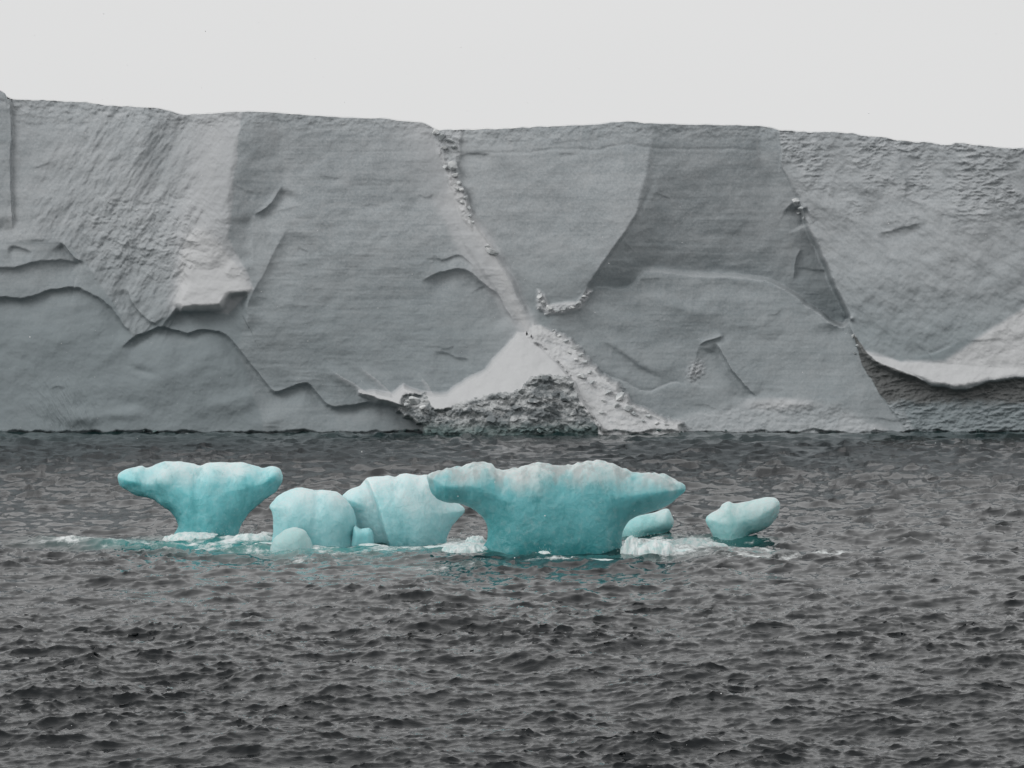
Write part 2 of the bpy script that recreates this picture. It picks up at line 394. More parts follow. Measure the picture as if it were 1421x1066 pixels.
facet([(830, 430), (905, 380), (960, 450), (950, 520), (860, 500)], 0.0, 0.14, 25); facet([(1060, 500), (1190, 500), (1230, 640), (940, 640), (950, 560)], 0.0, 0.2, 25)
facet([(960, 500), (1000, 470), (1050, 550), (960, 560)], -0.10, 0.14, 3)
facet([(-420, 328), (85, 334), (115, 360), (60, 362), (0, 372), (-420, 372)], -0.04, 0.02)
facet([(-420, 368), (104, 362), (125, 368), (190, 470), (160, 500), (110, 402), (40, 412), (-420, 414)], -0.05, 0.02)
facet([(104, 362), (125, 366), (206, 450), (188, 468), (150, 422), (112, 398), (70, 398)], 0.0, 0.15, 3)
facet([(-420, 412), (42, 411), (70, 402), (108, 400), (122, 407), (149, 424), (169, 446), (188, 468), (165, 490), (150, 560), (150, 640), (-420, 640)], -0.04, 0.10, 2)
facet([(-420, 412), (42, 411), (108, 400), (150, 425), (100, 440), (40, 455), (-420, 450)], -0.12, -0.10, 5)
facet([(188, 468), (222, 457), (262, 462), (298, 459), (318, 471), (338, 491), (355, 514), (372, 536), (383, 544), (408, 537), (428, 535), (442, 549), (462, 565), (518, 559), (552, 566), (600, 640), (140, 640), (160, 520), (170, 483)], -0.06, 0.13, 2)
facet([(190, 470), (240, 480), (215, 512), (170, 505)], 0.1, 0.2, 5); facet([(255, 490), (345, 500), (370, 560), (180, 570), (215, 520)], -0.14, 0.08, 6)
facet([(380, 550), (430, 545), (560, 575), (620, 640), (370, 640)], 0.05, 0.26, 8)
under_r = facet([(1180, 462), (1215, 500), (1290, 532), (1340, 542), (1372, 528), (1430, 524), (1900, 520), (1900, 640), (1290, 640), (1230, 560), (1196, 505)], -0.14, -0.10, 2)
tongue = facet([(1192, 545), (1215, 556), (1260, 578), (1330, 598), (1330, 640), (1180, 640), (1160, 590)], 0.0, 0.22, 2)
def cliff_edge(pts, hs, w=2.0):
    """along pts the ice right of the line of travel stands out by hs (start .. end)"""
    global GU, GV
    pts = curve(pts); d, par, side, L = seg_dist(CWU, CWV, pts); sd_ = d * side; near = d < 4 * w
    k_ = np.where(near, np.exp(-(sd_ / w) ** 2) / (w * math.sqrt(math.pi)), 0) * np.interp(par, np.linspace(0, 1, len(hs)), hs)
    gx_ = np.gradient(sd_, 2.0, axis=1); gy_ = np.gradient(sd_, 2.0, axis=0)
    GU += k_ * np.clip(gx_, -1, 1) / 1.35; GV += k_ * np.clip(gy_, -1, 1) / 1.2
cliff_edge([(906, 245), (884, 296), (845, 355), (800, 424)], [0, 7, 9, 9], 1.5)
cliff_edge([(1178, 440), (1160, 405), (1140, 360), (1120, 315), (1112, 285), (1084, 232)], [62, 45, 28, 10, 0])
cliff_edge([(800, 424), (828, 402), (872, 400), (905, 376), (985, 384), (1040, 384), (1090, 400), (1160, 450), (1178, 440)], [0, 1, 5, 12, 24, 40, 58], 1.2)
GU += 0.05 * n1.fbm(CU / 70, CV / 50, 4); GV += 0.05 * n2_.fbm(CU / 70, CV / 40, 4)
D = integrate()
D0_ = D.copy()
def base_d(u, v):
    j = int(np.argmin(np.abs(us - u))); i = int(np.argmin(np.abs(V[:, j] - v))); return float(D0_[i, j])
# snow ramp bottom right
ramp_r = plate([(1203, 488), (1250, 503), (1312, 500), (1360, 468), (1430, 425), (1900, 380), (1900, 518), (1430, 522), (1372, 526), (1340, 540), (1290, 530), (1250, 518), (1216, 502)], 1300, 505, base_d(1300, 505) + 1, 0.0, 0.75, 6)

# --- chute and talus beneath the notch
chute = sstep(-4, 4, sdpoly(WU, WV, [(636, 258), (655, 300), (672, 318), (697, 362), (732, 430), (752, 462), (738, 472), (708, 430), (676, 385), (640, 330), (622, 290)]))
D += chute * np.maximum(0, 5 - 0.05 * np.abs(V - 380))
# --- waves of relief on the walls
dwarp = n1.fbm(U / 120, V / 60, 3)
D += 8.0 * n1.fbm(U / 130, V / 100, 4)
strat = n4.fbm(U / 160, V / 5.5, 4, 0.6)
walls = np.clip(left_wall + dark_w + low_r * 0.7 + vfac * 0.35, 0, 1)
D += strat * 0.34 * (0.35 + walls)
st2 = n2_.fbm(U / 90, V / 14, 4, 0.55)
D += np.maximum(st2 - 0.1, 0) * 2.0 * walls * (V > 300) * sstep(300, 360, V)
# diagonal grooves of the rough left face
a = math.radians(57)
q = (U * math.cos(a) - (-V) * math.sin(a) * -1.0); r_ = (U * math.sin(a) + V * math.cos(a))
rl = rough_l * sstep(20, 110, U + (V - 250) * 0.4) * (1 - 0.6 * sstep(255, 285, U))
D += rl * (5.5 * n3_.fbm(r_ / 34, q / 120, 4, 0.5) + 3.0 * n1.fbm(r_ / 11, q / 26, 5, 0.6))
rl2 = rough_l * (1 - 0.7 * sstep(255, 285, U)) * sstep(245, 300, V) * sstep(410, 370, V - 0.2 * (U - 200)) * sstep(90, 160, U)
uw = U + 22 * n4.fbm(U / 45, V / 45, 3); vw = V + 16 * n1.fbm(U / 38 + 9, V / 38, 3)
D += rl2 * (6.5 * n2_.fbm(uw / 30 + vw / 60, vw / 15 - uw / 46, 6, 0.62))
D += rough_l * sstep(205, 150, V) * 2.8 * n1.fbm(U / 12, V / 8, 4, 0.6)
# scalloped ledges of the rough right face
rr = rough_r * sstep(350, 250, V - 0.10 * (U - 1250))
rr *= (0.25 + 0.75 * sstep(-0.15, 0.25, n4.fbm(U / 70, V / 60, 3)))
D += rr * 4.6 * n2_.fbm(U / 20 + V / 80, V / 9, 5, 0.6, True)
D += rough_r * (7.5 * n1.fbm(U / 60 - V / 50, V / 90 + U / 120, 4))
D += rough_r * sstep(330, 420, V) * 1.6 * n3_.fbm((U - V) / 40, (U + V) / 9 * 0.4, 4)
# ragged band under the rim
rim = sstep(34, 6, V - topv[None, :])
D += rim * (3.2 * n3_.fbm(U / 14, V / 9, 5, 0.6) - 1.0)
band = np.exp(-((V - topv[None, :] - 33 - 5 * n1.fbm(U / 50, V * 0, 3)) / 2.2) ** 2) * ((U > 630) & (U < 1050))
D -= band * 0.9
D += sstep(17.8, 16.2, WU) * sstep(322, 300, V) * 7; DIRT_SHADE += sstep(17, 15, WU) * sstep(255, 275, V) * sstep(330, 318, V) * 0.3  # left tower stands proud, with a darker patch low on it
D += sstep(0, 1, np.abs(n4.fbm(U / 200, V / 34 + U / 90, 3))) * 0 + 1.6 * n2_.fbm(U / 30, V / 24, 4)
D += 0.55 * n1.fbm(U / 5.5, V / 4.5, 4, 0.7)

# --- ledges (lips with an undercut)
C1 = [(-30, 415), (0, 412), (42, 411), (70, 402), (107, 399), (121, 406), (149, 423), (169, 445), (188, 467)]
C2 = [(166, 486), (172, 480), (191, 465), (222, 456), (242, 459), (262, 461), (279, 456), (298, 458), (318, 470), (338, 490), (355, 513), (372, 535), (385, 543),
      (408, 536), (428, 534), (442, 548), (462, 564), (493, 560), (518, 558), (552, 566)]
ledge(C1, 9, 9, 0.1, 2, 1.2, 16); ledge(C2, 9, 7, 0.05, 2, 1.5, 16)
ledge([(-20, 372), (20, 371), (56, 361), (104, 362), (120, 366)], 6, 12, 0.1, 2, 2)
ledge([(11, 340), (28, 343), (48, 350)], 5, 5, 0.2); ledge([(85, 336), (98, 352), (116, 364)], 8, 6, 0.2, 1.5, 3, 8)
ledge([(175, 398), (183, 420), (203, 442), (220, 455)], 6, 6, 0.15, 1.5, 3, 16)
ledge([(583, 394), (605, 382), (628, 374), (653, 377), (670, 393), (690, 407), (704, 430), (718, 453)], 8, 11, 0.12, 2, 3, 12)
ledge([(600, 489), (619, 491), (634, 498), (655, 499)], 3.5, 5, 0.2, 1.5)
ledge([(603, 352), (612, 360), (636, 352), (660, 372)], 3.5, 5, 0.15, 1.5)
ledge([(400, 312), (392, 330), (376, 362), (354, 400), (340, 440)][::-1], 6, 18, 0.15, 2)
ledge([(395, 256), (378, 282), (352, 300)][::-1], 7, 10, 0.2, 2, 2, 6)
ledge([(352, 300), (350, 340), (352, 372)], 5, 12, 0.2, 2)
ledge([(805, 417), (828, 400), (872, 401), (905, 375), (985, 382), (1040, 384), (1092, 402), (1150, 445), (1178, 441)][::-1], 4, 5, 0.06, 2)
ledge([(832, 470), (855, 486), (880, 503), (925, 527)][::-1], -3.5, 6, 0.2, 1.5)
ledge([(832, 470), (855, 486), (880, 503), (925, 527)], 3.5, 7, 0.2, 1.5)
ledge([(993, 474), (1010, 502), (1024, 524), (1052, 551)], 7, 7, 0.12, 3, 4, 12)
ledge([(968, 480), (982, 472), (1004, 465)], 0.1, 5, 0.2, 2, 6, 5)
ledge([(957, 535), (962, 510), (970, 480)], 3.5, 8, 0.1, 2)
ledge([(760, 452), (800, 484), (820, 512), (888, 541), (930, 530), (958, 533)], 0, 5, 0.1, 1.5, -4, 7)
ledge([(1100, 390), (1104, 370), (1112, 345)], 3, 5, 0.2, 1.5, 2, 4)
ledge([(1100, 372), (1135, 374), (1158, 376)], 2, 4, 0.2)
ledge([(1112, 283), (1118, 300), (1124, 312)], 8, 6, 0.2, 2)
ledge([(1224, 192), (1240, 215), (1256, 250), (1253, 280)][::-1], 7, 16, 0.15, 2)
ledge([(1215, 325), (1245, 318), (1285, 308)], 5, 9, 0.2, 2)
ledge([(1100, 280), (1112, 288), (1122, 286)], 7, 6, 0.2, 2)
ledge([(1178, 442), (1185, 470), (1200, 492), (1216, 502), (1250, 518), (1290, 530), (1342, 541), (1372, 527), (1430, 523), (1500, 520)], 10, 14, 0.04, 2, 2, 6)
ledge([(1395, 268), (1350, 232), (1320, 212)][::-1], 3, 10, 0.2, 2)
ledge([(636, 215), (660, 213), (684, 214)], 3, 6, 0.2, 1.5)
ledge([(640, 260), (660, 312), (690, 358), (735, 440)][::-1], 6, 5, 0.1, 2)
# small breaks scattered over the faces
rs = random.Random(3)
for _ in range(34):
    u0, v0 = rs.uniform(10, 1400), rs.uniform(210, 590); L0 = rs.uniform(10, 55); a0_ = rs.gauss(0, 0.35) + (0.6 if u0 > 1120 else 0) - (0.5 if u0 < 320 and v0 < 330 else 0); bow = rs.uniform(-6, 6)
    ledge([(u0, v0), (u0 + L0 * .5 * math.cos(a0_), v0 + L0 * .5 * math.sin(a0_) - bow), (u0 + L0 * math.cos(a0_), v0 + L0 * math.sin(a0_))], rs.uniform(0.6, 1.8), rs.uniform(3, 7), 0.3)
# hanging snow tongue
tong = plate([(266, 300), (285, 290), (300, 320), (312, 352), (327, 374), (345, 402), (342, 408), (320, 408), (307, 424), (282, 428), (252, 429), (244, 421), (259, 389)], 290, 350, base_d(290, 350) - 6, 0.03, 0.40, 6)
ledge([(243, 424), (256, 430), (282, 430), (307, 426), (320, 408), (347, 407)], 14, 12, 0.08, 2)
# ice scarred by diagonal gouges, bottom left
ca = math.radians(62); gq = (WU * math.cos(ca) + WV * math.sin(ca)) ; gp = (WU * math.sin(ca) - WV * math.cos(ca))
gm = np.exp(-(((U - 92) / 46) ** 2 + ((V - 565) / 36) ** 2) ** 1.5)
D += gm * 3.6 * n1.fbm(gp / 8, gq / 55, 3, 0.5, True)
bump(172, 560, 22, 14, -5); bump(172, 574, 24, 8, 5); bump(60, 470, 60, 20, 4, 0.2); bump(255, 500, 34, 16, -5, -0.5); bump(235, 520, 60, 20, 5, -0.5)
bump(300, 485, 40, 14, -3, 0.3); bump(320, 560, 40, 12, 5, -0.2); bump(200, 515, 18, 6, -4, 0.3); bump(380, 585, 22, 12, 5); bump(115, 580, 26, 10, 6)
# bright ribs above the shore, left of the talus
for (p0, p1, h) in (((452, 508), (520, 552), 7), ((498, 506), (548, 550), 6), ((582, 518), (604, 550), 3.5)):
    d_, par_, sd_, L_ = seg_dist(WU, WV, [p0, p1]); m_ = np.exp(-(d_ / 9) ** 2) * sstep(-.1, .3, par_); D += h * m_ * np.where(sd_ > 0, 1.0, 0.8)
    SNOW += np.exp(-(d_ / 6) ** 2) * 0.6 * (sd_ > 0) * sstep(0, .4, par_)
# soft waves of the lower right shell
bump(900, 385, 30, 14, 5); bump(1020, 388, 34, 9, 3, 0.15); bump(1040, 402, 34, 9, -1.5); bump(905, 455, 60, 14, -5, 0.75); bump(960, 430, 50, 12, 5, 0.25)
bump(850, 440, 50, 14, 4, 0.2); bump(1120, 470, 50, 20, 4, 0.4); bump(1090, 560, 60, 10, 5)
lump = plate([(930, 588), (970, 572), (1010, 565), (1060, 562), (1100, 551), (1160, 562), (1230, 600), (1230, 630), (930, 630)], 1040, 565, base_d(1040, 565) - 1, -0.02, 0.5, 7)
D += lump * 3 * n2_.fbm(U / 12, V / 8, 4, 0.6)
D += under_r * (6.0 * n2_.fbm(U / 36 + V / 60, V / 13, 5, 0.62, True) + 2 * n1.fbm(U / 7, V / 5, 4, 0.6))
m_ = bump(966, 514, 10, 15, 5, 0.4); D += m_ * 6 * n1.fbm(U / 5, V / 4, 3, 0.6); SNOW += m_ * 0.8

# --- talus cone, rubble front, debris slope
CONE = [(718, 463), (735, 464), (766, 496), (800, 530), (815, 565), (835, 590), (835, 640), (630, 640), (600, 585), (588, 572), (560, 565), (524, 556), (498, 545), (520, 546), (546, 551), (562, 536), (583, 547), (620, 547), (648, 528), (676, 514), (690, 497)]
cone = sstep(-4, 3, sdpoly(WU, WV, CONE))
cd_ = base_d(725, 466) + 2 + 0.90 * (V - 463) - 0.16 * np.sqrt((U - 735) ** 2 + 900) + 5 + 3.5 * n1.fbm(U / 34 + V / 60, V / 26 - U / 80, 5, 0.5)
D = D * (1 - cone) + np.maximum(cd_, D) * cone
RUB = [(552, 572), (560, 549), (590, 547), (600, 567), (611, 571), (639, 559), (684, 547), (721, 542), (736, 524), (756, 521), (790, 523), (801, 545), (808, 562), (832, 588), (846, 640), (600, 640), (585, 590)]
rub = sstep(-2, 2, sdpoly(U + n2_.fbm(U / 9, V / 9, 4) * 5, V + n3_.fbm(U / 9, V / 9, 4) * 5, RUB))
rd = base_d(700, 540) + 74 + 0.18 * (V - 540) - 0.10 * np.abs(U - 740) + 15 * n2_.fbm(U / 42 + V / 60, V / 22 - U / 70, 6, 0.6) + 4 * n4.fbm(U / 9, V / 8, 5, 0.65, True)
rd -= sstep(630, 560, U) * 18
D = D * (1 - rub) + rd * rub
DEB = [(742, 452), (760, 458), (786, 470), (800, 480), (818, 506), (858, 537), (876, 562), (917, 580), (945, 588), (945, 640), (840, 640), (829, 588), (807, 560), (792, 524), (764, 496), (736, 466)]
deb = sstep(-5, 3, sdpoly(U + n3_.fbm(U / 12, V / 12, 4) * 7, V + n1.fbm(U / 12, V / 12, 4) * 7, DEB))
dd = base_d(770, 470) + 3 + 0.62 * (V - 463) - 0.10 * (U - 800) + 9 * n3_.fbm(U / 34 - V / 50, V / 26, 5, 0.55) + 1.6 * n4.fbm(U / 8, V / 7, 4, 0.6, True)
D = D * (1 - deb) + np.maximum(dd, D) * deb
m_ = sstep(-3, 3, sdpoly(WU, WV, [(748, 404), (756, 408), (762, 422), (800, 420), (815, 400), (822, 404), (806, 428), (790, 434), (760, 437), (746, 425)]))
D += m_ * (6 + 6 * n1.fbm(U / 8, V / 7, 4, 0.6)); SNOW += m_ * 0.9
gul = sstep(-3, 3, sdpoly(WU, WV, [(600, 178), (640, 178), (640, 215), (634, 232), (656, 300), (656, 318), (640, 300), (612, 220)]))
D += gul * (5 * n2_.fbm(U / 11, V / 9, 5, 0.65) + 4); SNOW += gul * 0.35

D -= (5 + 7 * sstep(-0.2, 0.5, n2_.fbm(U / 24, U * 0 + 5, 4))) * sstep(0, 4, V - (597.5 + 9 * n1.fbm(U / 55, U * 0 + 2, 5, 0.6))) * (1 - rub)
D += (tong + ramp_r + cone * 0.5) * (2.2 * n3_.fbm(U / 26 + V / 50, V / 15 - U / 70, 5, 0.55)) * (1 - rub)
# --- snow cover, dirty ice and painted wall shade
SNOW += sstep(-12, 6, sdpoly(WU, WV, [(630, 250), (655, 300), (672, 318), (697, 362), (732, 430), (752, 462), (738, 472), (704, 430), (672, 390), (630, 330), (610, 280)])) * 0.7 + sstep(-16, 8, sdpoly(WU, WV, [(262, 300), (290, 290), (312, 352), (327, 374), (345, 402), (320, 408), (307, 424), (254, 429), (244, 421), (252, 380)])) * 1.1 * sstep(300, 370, V) * (V < 432)
SNOW += np.clip(cone * 0.8 + sstep(-9, 6, sdpoly(WU, WV, CONE)) * 1.0, 0, 1.8) + deb * (1.25 + 0.6 * n1.fbm(U / 14, V / 9, 4)) + ramp_r * 0.7
SNOW += sstep(0, 1, np.exp(-(((U - 1075) / 50) ** 2 + ((V - 560) / 9) ** 2))) * 0.8 + ramp_r * 1.0 + lump * 0.35
SNOW += left_wall * np.exp(-seg_dist(U, V, [(590, 175), (604, 200), (640, 265), (684, 348), (740, 466)])[0] / 34) * 0.75
SNOW += rough_l * (0.34 + 0.35 * sstep(200, 300, U)) + rough_r * 0.45 * (1 - 0.5 * sstep(400, 480, V)) + vfac * 0.2 + left_wall * 0.22 * sstep(380, 220, V)
SNOW += rough_l * np.exp(-(seg_dist(U, V, [(300, 190), (285, 260), (270, 330), (285, 400)])[0] / 26) ** 2) * 0.45
DIRT_SHADE += under_r * (0.15 + 0.95 * sstep(572, 545, V + 8 * n1.fbm(U / 30, V / 20, 3))) ; DIRT_SHADE += dark_w * 0.25; SNOW += low_r * 0.10 * (1 - under_r)  # dirty ice in the undercut; shade of the right-facing wall painted in
gy = np.gradient(D, axis=0) / np.maximum(np.gradient(V, axis=0), 1e-6)
SNOW += sstep(0.5, 1.4, gy) * 0.35
BLUE += sstep(300, 480, V) * (0.9 - 0.45 * low_r - 0.3 * left_wall) * (1 - np.clip(SNOW, 0, 1)); DIRT_SHADE *= 1 - tongue; SNOW += tongue * 0.25
SNOW = np.clip(SNOW, 0, 1.9)

X3, Y3, Z3 = px(U, V, D)
co = np.stack([X3, Y3, Z3], -1).reshape(-1, 3)
R_, K_ = U.shape
idx = np.arange(R_ * K_).reshape(R_, K_)
quads = np.stack([idx[:-1, :-1], idx[1:, :-1], idx[1:, 1:], idx[:-1, 1:]], -1).reshape(-1, 4)
# shared normals so that the seams between parts do not show
tu = np.stack([np.gradient(q_, axis=1) for q_ in (X3, Y3, Z3)], -1); tv = np.stack([np.gradient(q_, axis=0) for q_ in (X3, Y3, Z3)], -1)
nn = np.cross(tv, tu); nn /= np.linalg.norm(nn, axis=-1, keepdims=True) + 1e-12; nn = nn.reshape(-1, 3)
face = lambda m: (0.25 * (m[:-1, :-1] + m[1:, :-1] + m[1:, 1:] + m[:-1, 1:])).ravel()
fc, fr_, fd, framp = face(cone), face(rub), face(deb), face(ramp_r)
lab = np.zeros(len(quads), int)
lab[framp > 0.5] = 4; lab[fc > 0.5] = 1; lab[fr_ > 0.3] = 2; lab[fd > 0.5] = 3

berg = bpy.data.objects.new('tabular_iceberg', None); C.objects.link(berg); berg.location = (0, DW, 0)
tag(berg, 'huge flat-topped grey ice cliff filling the width behind the sea', 'iceberg')
def sub_part(name, sel, mat):
    qd = quads[sel]; uq, inv = np.unique(qd, return_inverse=True)
    me = make_mesh(name, co[uq] - np.array([0, DW, 0]), inv.reshape(qd.shape))
    attr(me, 'snow', SNOW.ravel()[uq]); attr(me, 'dirt_shade', DIRT_SHADE.ravel()[uq]); attr(me, 'blue', BLUE.ravel()[uq])
    me.normals_split_custom_set_from_vertices(nn[uq].tolist())
    return obj(name, me, mat, berg)
sub_part('ice_cliff', lab == 0, M_CLIFF)
sub_part('snow_cone', lab == 1, M_CLIFF)['label'] = 'smooth white snow cone piled at the foot of the cliff'
sub_part('rubble_front', lab == 2, M_RUB)['label'] = 'dark broken ice rubble along the waterline'
sub_part('debris_slope', lab == 3, M_CLIFF)['label'] = 'white crumbled debris slope right of the snow cone'
sub_part('snow_ramp', lab == 4, M_CLIFF)['label'] = 'bright snow ramp above the dark undercut'

# plateau behind the rim, with its back and side walls
pu = us[::4]; tz = Z3[0, ::4]; tx = X3[0, ::4]; ty = Y3[0, ::4]
bk = [0, 1.2, 4, 12, 30, 70, 150, 300, 420]
rise = np.interp(pu, [-400, 260, 285, 360, 480, 600, 620, 740, 1000, 1110, 1421, 1830], [0, 0, 1.2, 1.5, .9, .2, .9, .8, .2, .5, .5, .3])
P = []
for i, bdist in enumerate(bk):
    zz = tz + rise * sstep(0, 14, np.array(bdist)) + (0.35 if bdist == 1.2 else 0.0) + n1.fbm(pu / 40, pu * 0 + bdist / 25, 3) * (0.8 if bdist > 12 else 0.1) * 1.0 - max(0, bdist - 12) * 0.02
    P.append(np.stack([tx * (1 + bdist / DW), ty + bdist, zz], -1))
P.append(P[-1] * np.array([1, 1, 0]) + np.array([0, 0, -3.0]))
P = np.array(P); r0, k0 = P.shape[:2]; ii = np.arange(r0 * k0).reshape(r0, k0)
qd = np.stack([ii[:-1, :-1], ii[:-1, 1:], ii[1:, 1:], ii[1:, :-1]], -1).reshape(-1, 4)
me = make_mesh('snow_plateau', P.reshape(-1, 3) - np.array([0, DW, 0]), qd[:, ::-1]); obj('snow_plateau', me, M_SNOW, berg)
for sgn, col in ((0, 0), (1, -1)):
    edge = co.reshape(R_, K_, 3)[::12, col]; back = edge.copy(); back[:, 1] += 400; back[:, 0] *= (DW + 400) / DW
    k = len(edge); c_ = np.concatenate([edge, back]) - np.array([0, DW, 0])
    f = np.array([[i, i + 1, k + i + 1, k + i] for i in range(k - 1)])
    me = make_mesh('end_wall', c_, f if sgn == 0 else f[:, ::-1]); attr(me, 'snow', np.zeros(len(c_))); attr(me, 'dirt_shade', np.zeros(len(c_))); attr(me, 'blue', np.zeros(len(c_)))
    obj('end_wall', me, M_CLIFF, berg)

def relief(u, v):
    j = int(np.argmin(np.abs(us - u))); i = int(np.argmin(np.abs(V[:, j] - v))); return float(D[i, j])

# ------------------------------------------------------------------ fallen ice blocks, one object each
def block_mesh(seed):
    import bmesh
    bm = bmesh.new(); r = random.Random(seed)
    pts = [Vector((r.gauss(0, 1), r.gauss(0, 1), r.gauss(0, 1))).normalized() * r.uniform(0.8, 1.1) for _ in range(15)]
    for p in pts: bm.verts.new((p.x, p.y * 0.9, p.z * 0.75))
    bmesh.ops.convex_hull(bm, input=bm.verts); 
    for v_ in [v_ for v_ in bm.verts if not v_.link_faces]: bm.verts.remove(v_)
    me = bpy.data.meshes.new('ice_block'); bm.to_mesh(me); bm.free(); me.materials.append(M_DEB); return me
BM = [block_mesh(i) for i in range(8)]
rnd = random.Random(5)
def block(u, v, size, mesh=None, out_=0.2):
    d = relief(u, v); x, y, z = px(u, v, d + size * out_)
    o = bpy.data.objects.new('ice_block', mesh or rnd.choice(BM)); C.objects.link(o); o.parent = berg
    s = size * 0.5 * DW / FPX
    o.location = (float(x), float(y) - DW, float(z)); o.scale = (s * rnd.uniform(.9, 1.3), s, s * rnd.uniform(.7, 1.0))
    o.rotation_euler = (rnd.uniform(-.4, .4), rnd.uniform(-.6, .6), rnd.uniform(0, 6.28)); return o
for (u, v, s) in [(604, 183, 12), (612, 190, 14), (624, 196, 13), (630, 204, 11), (616, 206, 12), (628, 229, 18), (618, 232, 10), (632, 243, 12), (637, 254, 9), (641, 264, 11), (634, 262, 8),
                  (646, 274, 10), (641, 281, 8), (650, 288, 9), (653, 299, 8), (656, 308, 6), (682, 348, 16), (688, 353, 9), (676, 342, 7),
                  (749, 411, 10), (753, 419, 8), (762, 427, 11), (773, 431, 8), (783, 428, 10), (794, 427, 9), (803, 420, 9), (810, 412, 7), (747, 428, 6), (758, 436, 7),
                  (786, 474, 10), (797, 482, 12), (806, 492, 9), (812, 503, 11), (800, 499, 8), (790, 489, 7), (818, 516, 9), (776, 466, 7), (768, 459, 6), (808, 522, 12), (822, 530, 8),
                  (845, 545, 13), (860, 550, 15), (872, 566, 14), (880, 574, 9), (855, 562, 10), (838, 556, 8), (900, 577, 9), (893, 584, 7), (912, 587, 8), (835, 572, 9), (925, 589, 7),
                  (1104, 279, 14), (1112, 289, 12), (1108, 296, 8), (1116, 303, 7), (576, 556, 22), (566, 562, 12), (586, 566, 12), (1184, 466, 8), (1190, 480, 7), (1186, 490, 6)]:
    block(u, v, s)

BR = [b_.copy() for b_ in BM]
for b_ in BR: b_.materials.clear(); b_.materials.append(M_RUB)
for (u, v, s) in [(700, 552, 16), (724, 545, 14), (745, 530, 15), (760, 527, 12), (776, 529, 15), (790, 532, 12), (788, 550, 20), (765, 548, 18), (742, 556, 20), (716, 564, 17), (692, 568, 14), (668, 562, 13), (645, 566, 15), (626, 573, 13),
                  (655, 580, 12), (684, 584, 16), (712, 584, 13), (740, 580, 18), (768, 574, 22), (794, 572, 17), (806, 584, 14), (780, 590, 13), (752, 592, 12), (812, 592, 11), (612, 582, 12), (598, 578, 10), (726, 594, 10), (640, 590, 10)]:
    block(u + rnd.uniform(-4, 4), v + rnd.uniform(-3, 3), s, rnd.choice(BR), 0.0)
for k in range(26):                                              # growlers grounded along the foot
    block(rnd.choice([rnd.uniform(540, 960), rnd.uniform(20, 1400)]), rnd.uniform(596, 600), rnd.uniform(4, 9), rnd.choice(BR), 0.6)

# ------------------------------------------------------------------ sea: wind waves from a wave spectrum
def wave_field(Nn, L, V0, wdir, seed, spread=2, cut=0.12):
    r = np.random.RandomState(seed); k1 = np.fft.fftfreq(Nn, L / Nn) * 2 * np.pi
    kx, ky = np.meshgrid(k1, k1, indexing='ij'); k = np.sqrt(kx ** 2 + ky ** 2); k[0, 0] = 1
    Lw = V0 ** 2 / 9.81; c = (kx * wdir[0] + ky * wdir[1]) / k
    Pk = np.exp(-1 / (k * Lw) ** 2) / k ** (3.5 if Nn > 1000 else 4.0) * (0.05 + np.abs(c) ** spread) * np.exp(-(k * cut) ** 2); Pk[0, 0] = 0
    h = (r.randn(Nn, Nn) + 1j * r.randn(Nn, Nn)) * np.sqrt(Pk)
    H = np.fft.ifft2(h).real; s = H.std(); 
    dx = np.fft.ifft2(-1j * kx / k * h).real / s; dy = np.fft.ifft2(-1j * ky / k * h).real / s
    return H / s, dx, dy, L
def sample(fld, x, y, ang):
    H, dx, dy, L = fld; n = H.shape[0]; c, s = math.cos(ang), math.sin(ang)
    a_ = ((x * c + y * s) / L % 1) * n; b_ = ((-x * s + y * c) / L % 1) * n
    i = a_.astype(int); j = b_.astype(int); fa = a_ - i; fb = b_ - j; i %= n; j %= n; i2 = (i + 1) % n; j2 = (j + 1) % n
    g = lambda F: F[i, j] * (1 - fa) * (1 - fb) + F[i2, j] * fa * (1 - fb) + F[i, j2] * (1 - fa) * fb + F[i2, j2] * fa * fb
    h, p, q = g(H), g(dx), g(dy); return h, p * c - q * s, p * s + q * c
w1, w1m, w1f = [wave_field(2048, 96.0, 2.9, (0.22, -0.97), 11, 4, c_) for c_ in (0.035, 0.12, 0.3)]
w0 = wave_field(1024, 31.0, 1.35, (0.12, -0.99), 14, 5, 0.03)
w2 = wave_field(512, 173.0, 4.6, (-0.25, -0.97), 12, 4, 0.3)

# rows dense where they are seen edge-on, columns as a fan
yy = [4, 12, 24, 40, 56, 70]
y_ = 80.0
while y_ < 560: yy.append(y_); y_ += max(0.16, y_ * y_ / (FPX * 0.72 * HCAM) * 0.52)
yy += [600, 700, 900, 1200, 1700, 2500, 4000, 7000, 12000]
yy = np.array(yy)
tt = np.concatenate([-np.geomspace(9, 0.262, 40)[:-1], np.linspace(-0.26, 0.26, 1060), np.geomspace(0.262, 9, 40)[1:]])
YY, TT = np.meshgrid(yy, tt, indexing='ij'); XX = YY * TT
s_n = sample(w1, XX, YY, 0.2); s_m = sample(w1m, XX, YY, 0.2); s_f = sample(w1f, XX, YY, 0.2)
k1_ = sstep(120, 190, YY); k2_ = sstep(200, 330, YY)
h1, a1, b1 = [p * (1 - k1_) + (q_ * (1 - k2_) + r_2 * k2_) * k1_ for p, q_, r_2 in zip(s_n, s_m, s_f)]; h2, a2, b2 = sample(w2, XX, YY, -0.35)
gust = 0.84 + 0.42 * n1.fbm(XX / 42, YY / 70, 4)
calm = 1 - 0.0 * YY
amp = gust * (1 + 0.45 * sstep(170, 340, YY)) * sstep(12000, 700, YY)
h0, a0, b0 = sample(w0, XX, YY, -0.1); k0_ = (1 - 0.45 * sstep(260, 440, YY)) * (0.75 + 0.6 * n2_.fbm(XX / 17, YY / 26, 3)); h0, a0, b0 = h0 * k0_, a0 * k0_, b0 * k0_
